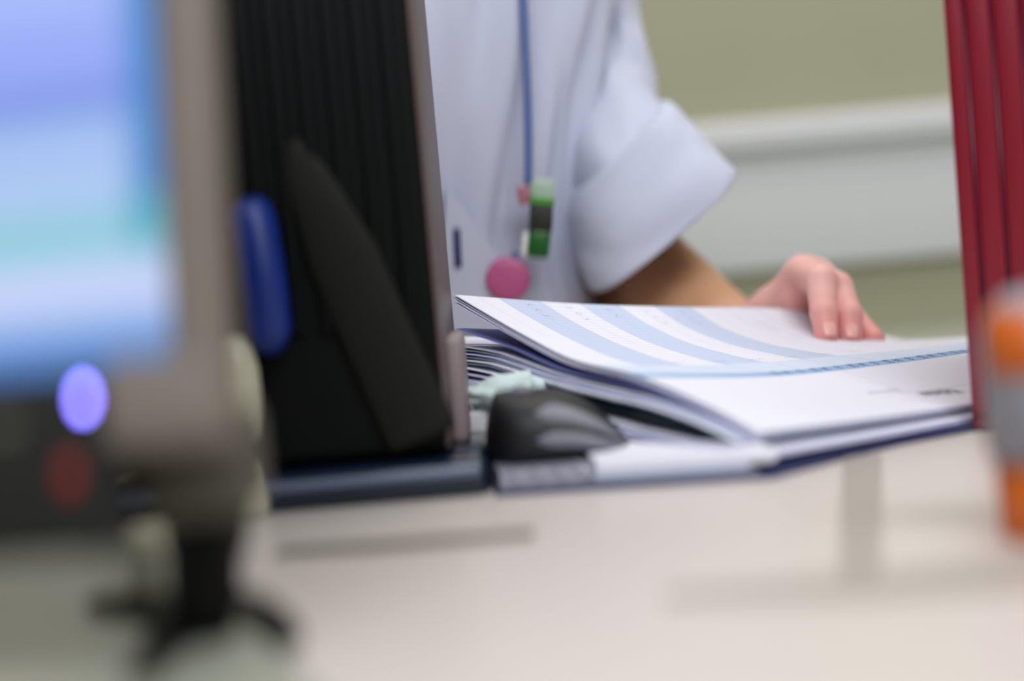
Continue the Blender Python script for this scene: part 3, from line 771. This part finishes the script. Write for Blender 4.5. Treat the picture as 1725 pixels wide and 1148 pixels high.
# the right arm, resting behind the tower
sh2 = (cx - .135, cy + .015, 1.065); el2 = np.array((-.30, 1.06, .815)); wr2 = np.array((-.225, .87, .785))
cone(sh2, el2, .044, .036, .03); cone(el2, wr2, .037, .0245, .02)
pc2 = np.array((-.190, .80, .779)); cone(wr2, pc2, .023, .016, .015)
for q, (dx, dy) in enumerate(((-.045, -.045), (-.03, -.062), (-.010, -.066), (.008, -.055))):
    b0 = pc2 + np.array((-.022 + .015 * q, .004 - .002 * q, .002)); b1 = b0 + np.array((dx * .3, -.030, .004)); b2 = b0 + np.array((dx * .35, -.050, -.010))
    b2[1] = max(b2[1], .738); cone(wr2 * .5 + pc2 * .5, b0, .012, .011, .012); cone(b0, b1, .0105, .009, .005); cone(b1, b2, .009, .0075, .003)
cone(pc2 + np.array((.005, .035, 0)), pc2 + np.array((.040, .005, -.006)), .014, .0095, .01)
def nets(D, GX, GY, GZ):
    s = D < 0; nx, ny, nz = D.shape
    acc = np.zeros((nx - 1, ny - 1, nz - 1, 3), np.float32); cnt = np.zeros((nx - 1, ny - 1, nz - 1), np.float32)
    G3 = (GX, GY, GZ)
    for ax in range(3):
        A = [slice(None)] * 3; B = [slice(None)] * 3; A[ax] = slice(0, -1); B[ax] = slice(1, None)
        cr = s[tuple(A)] != s[tuple(B)]; idx = np.argwhere(cr)
        if not len(idx): continue
        ib = idx.copy(); ib[:, ax] += 1
        da = D[tuple(idx.T)]; db = D[tuple(ib.T)]; t = da / (da - db)
        pos = np.stack([G3[k][idx[:, k]] for k in range(3)], 1).astype(np.float32)
        pos[:, ax] += t * (G3[ax][ib[:, ax]] - G3[ax][idx[:, ax]])
        o1, o2 = [k for k in range(3) if k != ax]
        for d1 in (0, 1):
            for d2 in (0, 1):
                c = idx.copy(); c[:, o1] -= d1; c[:, o2] -= d2
                ok = (c[:, o1] >= 0) & (c[:, o2] >= 0) & (c[:, 0] < nx - 1) & (c[:, 1] < ny - 1) & (c[:, 2] < nz - 1)
                cc = c[ok]; np.add.at(acc, tuple(cc.T), pos[ok]); np.add.at(cnt, tuple(cc.T), 1)
    m = cnt > 0; vid = -np.ones(cnt.shape, np.int64); vid[m] = np.arange(m.sum()); V = acc[m] / cnt[m][:, None]
    F = []
    for ax in range(3):
        A = [slice(None)] * 3; B = [slice(None)] * 3; A[ax] = slice(0, -1); B[ax] = slice(1, None)
        cr = s[tuple(A)] != s[tuple(B)]; idx = np.argwhere(cr); o1, o2 = [(1, 2), (2, 0), (0, 1)][ax]
        ok = (idx[:, o1] > 0) & (idx[:, o2] > 0) & (idx[:, o1] < D.shape[o1] - 1) & (idx[:, o2] < D.shape[o2] - 1); idx = idx[ok]
        q = []
        for d1, d2 in ((1, 1), (0, 1), (0, 0), (1, 0)):
            c = idx.copy(); c[:, o1] -= d1; c[:, o2] -= d2; q.append(vid[tuple(c.T)])
        q = np.stack(q, 1); ins = s[tuple(idx.T)]; q[~ins] = q[~ins][:, ::-1]; F.append(q)
    return V, np.concatenate(F)
V, F = nets(D, GX, GY, GZ)
me = bpy.data.meshes.new('body'); me.from_pydata(V.tolist(), [], F.tolist()); me.update()
person = empty('person', (cx, cy, 0))
body = link('body', me, M['skin'], person)
wv = V - np.array(wr); hv = np.array(J['index'][0]) - wr; hv /= np.linalg.norm(hv)
fore = (np.array(wr) - el); fore /= np.linalg.norm(fore)
tone = np.clip((wv @ fore + .035) / .05, 0, 1) * (V[:, 0] > .1)
tipd = np.full(len(V), 9.0)
for f in J: tipd = np.minimum(tipd, np.linalg.norm(V - J[f][3], axis=1)); 
tipc = np.clip(1 - (tipd - .006) / .022, 0, 1) * .55
pal = np.linalg.norm(V - (np.array(mc) * .5 + np.array(J['index'][1]) * .5), axis=1); tipc = np.maximum(tipc, np.clip(1 - pal / .03, 0, 1) * .35)
ca = me.color_attributes.new('tone', 'FLOAT_COLOR', 'POINT')
ca.data.foreach_set('color', np.stack([tone, tipc, np.zeros(len(V)), np.ones(len(V))], 1).astype(np.float32).ravel())
smo = body.modifiers.new('smooth', 'SMOOTH'); smo.factor = .5; smo.iterations = 2
# fingernails
for f in ('index', 'middle'):
    j, r = J[f], RR[f]; ax_ = Vector(j[3] - j[2]).normalized(); view = (Vector((0, 0, CZ)) - Vector(j[3])).normalized()
    outd = (view - ax_ * view.dot(ax_)).normalized() + Vector((.35 if f == 'index' else .15, 0, 0)); outd = (outd - ax_ * outd.dot(ax_)).normalized(); sd_ = ax_.cross(outd)
    rn = r[3] + .0001; Vn = []; nn = 9
    c0 = Vector(j[3])
    for i in range(nn):
        for k in range(nn):
            a_ = (k / (nn - 1) - .5) * 1.15; l = (i / (nn - 1) - .5); w = math.sqrt(max(0, 1 - abs(2 * l) ** 2.6 * .85))
            Vn.append(c0 + ax_ * (l * .0105 - .0005) + outd * (rn * math.cos(a_ * w) - .0006 * (2 * l) ** 2) + sd_ * (rn * math.sin(a_ * w)))
    no = from_np('fingernail', Vn, grid_faces(nn, nn), M['nail'], person); mo = no.modifiers.new('s', 'SOLIDIFY'); mo.thickness = .0009; mo.offset = 0
# hair and eyes
bm = bmesh.new(); bmesh.ops.create_uvsphere(bm, u_segments=40, v_segments=28, radius=1)
for v in bm.verts:
    q = v.co.copy(); fr_ = max(0, -q.y) * (1 if q.z < .45 else 0)
    w = 1 + .03 * math.sin(q.x * 30 + q.z * 9); v.co = Vector((cx + q.x * .084 * w, cy + .012 + q.y * .098 * w + fr_ * .055, 1.315 + q.z * .108 + (-.05 if q.z < -.2 and q.y > 0 else 0)))
from_bm('hair', bm, M['hair'], person)
for s in (-1, 1):
    b_ = lathe([(.0001, -.011), (.006, -.009), (.010, -.004), (.011, 0), (.010, .004), (.006, .009), (.0001, .011)], 20); b_.transform(Matrix.Translation((cx + s * .030, cy - .074, 1.303)))
    from_bm('eye', b_, M['eye'], person)
# coat: torso
def coat_torso():
    zs = np.linspace(.60, 1.115, 110); na = 180; V = []; F = []
    pys = [(-60, 1036), (0, 1032), (100, 1015), (200, 1001), (300, 984), (380, 968), (440, 974), (510, 992), (600, 1010)]
    zt = []; wt = []
    for py, px in pys:
        q = P(px, py, cy); zt.append(q.z); wt.append(q.x - cx)
    zt = zt[::-1]; wt = wt[::-1]
    for z in zs:
        w = float(np.interp(z, zt, wt)); 
        if z > 1.06: w = w + (z - 1.06) * .3 if z < 1.085 else max(.055, w * (1 - ((z - 1.085) / .03) ** 2 * .5))
        if z < zt[0]: w = wt[0] + (zt[0] - z) * .1
        b = .100 + .012 * math.sin((z - .86) * 9) - (max(0, z - 1.06) * .6); b *= 1 + .08 * max(0, (.8 - z) * 3)
        for k in range(na):
            t = 2 * PI * k / na; c, s = math.cos(t), math.sin(t); e = .85
            x = w * math.copysign(abs(c) ** e, c); y = b * math.copysign(abs(s) ** e, s)
            fold = .0030 * math.sin(t * 19 + 3.0 * math.sin(z * 9) + 1) + .0022 * math.sin(t * 31 + 8 * z) + .004 * mnoise.noise(Vector((c * 3, s * 3, z * 5)))
            fold += .0045 * math.exp(-((t - 5.15 - (z - .9) * .5) / .06) ** 2) - .0055 * math.exp(-((t - 5.28 - (z - .9) * .5) / .05) ** 2)
            r = 1 + fold / .1
            V.append((cx + x * r, cy + y * r, z))
    n = len(zs)
    for i in range(n - 1):
        for k in range(na): F.append((i * na + k, i * na + (k + 1) % na, (i + 1) * na + (k + 1) % na, (i + 1) * na + k))
    V.append((cx, cy + .02, 1.13)); 
    o = from_np('coat', V, F, M['coat'], person)
    mo = o.modifiers.new('s', 'SOLIDIFY'); mo.thickness = .0016; mo.offset = 1
    return o
coat_torso()
def ring_tube(name, rings, parent=person, na=72, th=.0016, folds=.0012, sub=8, seed=0, power=1.0, tilt=0.0):
    """rings: (left pixel, right pixel, centre depth, depth half-size)"""
    C = []; Mv = []; dp = []
    for (lx, ly), (rx, ry), Yc, h in rings:
        a = P(lx, ly, Yc); b = P(rx, ry, Yc); C.append((a + b) / 2); Mv.append((b - a) / 2); dp.append(Vector((h, 0, 0)))
    C = spline(C, sub); Mv = spline(Mv, sub); dp = [v.x for v in spline(dp, sub)]
    V = []; n = len(C)
    for i in range(n):
        t_ = (C[min(i + 1, n - 1)] - C[max(i - 1, 0)]).normalized(); N_ = Mv[i].cross(t_).normalized()
        if N_.y > 0: N_ = -N_
        if tilt: N_ = (Vector((0, -1, 0)) + Vector((.42, 0, -.9)) * tilt).normalized()
        for k in range(na):
            t = 2 * PI * k / na; c, s = math.cos(t), math.sin(t)
            r = 1 + folds / .05 * (math.sin(t * 3 + i * .35 + seed) + .6 * mnoise.noise(Vector((c * 2, s * 2, i * .18 + seed))) * 3)
            V.append(C[i] + (Mv[i] * math.copysign(abs(c) ** power, c) + N_ * dp[i] * math.copysign(abs(s) ** power, s)) * r)
    F = [(i * na + k, i * na + (k + 1) % na, (i + 1) * na + (k + 1) % na, (i + 1) * na + k) for i in range(n - 1) for k in range(na)]
    o = from_np(name, V, F, M['coat'], parent); mo = o.modifiers.new('s', 'SOLIDIFY'); mo.thickness = th; mo.offset = -1
    return o
ring_tube('sleeve', [((968, -112), (1008, -104), 1.165, .012), ((940, -95), (1035, -82), 1.165, .034), ((935, -55), (1062, -45), 1.168, .044), ((955, 0), (1075, 0), 1.17, .046), ((978, 80), (1091, 90), 1.165, .046),
                     ((985, 170), (1106, 165), 1.15, .048), ((975, 250), (1122, 205), 1.12, .052), ((975, 330), (1148, 255), 1.09, .052), ((1005, 415), (1165, 320), 1.075, .05)], folds=.0022)
ring_tube('cuff', [((966, 318), (1098, 186), 1.095, .050), ((957, 332), (1118, 168), 1.092, .064), ((962, 390), (1160, 208), 1.078, .064), ((975, 440), (1195, 246), 1.065, .066),
                   ((990, 486), (1229, 284), 1.055, .066), ((998, 480), (1220, 288), 1.056, .061), ((985, 430), (1180, 245), 1.068, .056)], folds=.0008, th=.0022, seed=2, power=.72, tilt=.12)
V0 = []
m2 = [((-.215), 1.08, 1.06), (-.255, 1.08, .96), (-.285, 1.07, .88), (-.292, 1.05, .845)]
from_bm('sleeve', tube(spline([Vector((-.20, cy + .015, 1.075))] + [Vector(q) for q in m2], 8), [.058] * 12 + [.056] * 21, 40), M['coat'], person)
from_bm('cuff', tube([Vector((-.283, 1.072, .90)), Vector((-.295, 1.05, .835))], [.062, .068], 40), M['coat'], person)
# things on the coat front: surface depth helper
body_front = cy - .108
def FP(px, py, off=0.0): return P(px, py, body_front - off)
def ribbon(name, pix, w, m, parent, off=.004, th=.001):
    pts = spline([FP(*p, off) for p in pix], 8); V = []
    for i, p in enumerate(pts):
        t = (pts[min(i + 1, len(pts) - 1)] - pts[max(i - 1, 0)]).normalized(); s = t.cross(Vector((0, 1, 0))).normalized()
        V += [p + s * w / 2, p - s * w / 2]
    F = [(2 * i, 2 * i + 1, 2 * i + 3, 2 * i + 2) for i in range(len(pts) - 1)]
    o = from_np(name, V, F, m, parent); mo = o.modifiers.new('s', 'SOLIDIFY'); mo.thickness = th; mo.offset = 0; return o
la = empty('lanyard', FP(888, 320, .004))
ribbon('strap', [(876, -120), (880, -40), (884, 60), (888, 150), (890, 230), (890, 312)], .0062, M['lanyard'], la)['label'] = 'dark blue strap'
def slab(name, px0, py0, px1, py1, m, parent, d0=.005, d1=.011, bev=.0012, w=None):
    a, b = FP(px0, py0, d0), FP(px1, py1, d0); ln = (b - a); t = ln.normalized(); s = t.cross(Vector((0, 1, 0))).normalized()
    bm = box((-w / 2, d0 - d1, 0), (w / 2, 0, ln.length), bev, 3); R = Matrix((s, Vector((0, 1, 0)), t)).transposed(); bm.transform(Matrix.Translation(a) @ R.to_4x4())
    return from_bm(name, bm, m, parent)
slab('clip', 880, 314, 885, 345, M['clip'], la, w=.009)['label'] = 'rose clip'
slab('clear_tab', 888, 392, 885, 432, M['white_plastic'], la, w=.007)['label'] = 'clear white tab'
tag(la, 'dark blue lanyard hanging down the front of the white coat', 'lanyard')
tg = empty('pocket_torch', FP(912, 370, .008))
slab('torch_top', 914, 304, 914, 342, M['lime'], tg, .005, .015, .002, .0165)['label'] = 'pale green top'
slab('collar', 914, 334, 913, 346, M['lime2'], tg, .0045, .0158, .001, .0172)['label'] = 'bright lime collar'
slab('torch_body', 912, 344, 910, 392, M['darkgreen'], tg, .005, .015, .002, .0165)['label'] = 'near-black upper body'
slab('torch_tip', 910, 388, 905, 434, M['green'], tg, .0048, .0152, .003, .0155)['label'] = 'dark green lower body'
tag(tg, 'small green and black device clipped to the coat, above the pink badge', 'pocket device')
bc = FP(856, 470, .007)
bm = lathe([(.0001, -.003), (.0145, -.003), (.0160, -.0018), (.0160, .0012), (.0145, .0028), (.010, .0034), (.0001, .0036)], 40); bm.transform(Matrix.Translation(bc) @ Matrix.Rotation(PI / 2, 4, 'X'))
bd = empty('round_badge', bc)
from_bm('badge_disc', bm, M['pink'], bd)
slab('badge_hook', 868, 424, 866, 446, M['lanyard'], bd, .005, .009, .001, .006)
tag(bd, 'round pink badge hanging on the coat front above the papers', 'badge')
# slanting pocket on the coat
pk = [(752, 318), (782, 345), (800, 378), (822, 412), (850, 440), (856, 470), (858, 560), (740, 560)]
b = bmesh.new(); fr2 = [b.verts.new(FP(x, y, .0045)) for x, y in pk]; bk = [b.verts.new(FP(x, y, -.004)) for x, y in pk]
b.faces.new(fr2); b.faces.new(bk[::-1])
for k in range(len(pk)): b.faces.new((fr2[k], bk[k], bk[(k + 1) % len(pk)], fr2[(k + 1) % len(pk)]))
from_bm('pocket', b, M['coat'], person, smooth=False)
slab('pocket_pen_loop', 769, 385, 772, 452, M['navy'], person, .003, .006, .001, .0055)['label'] = 'dark loop at the pocket edge'
tag(person, 'person in a white short-sleeved coat, hand resting on the papers', 'person')
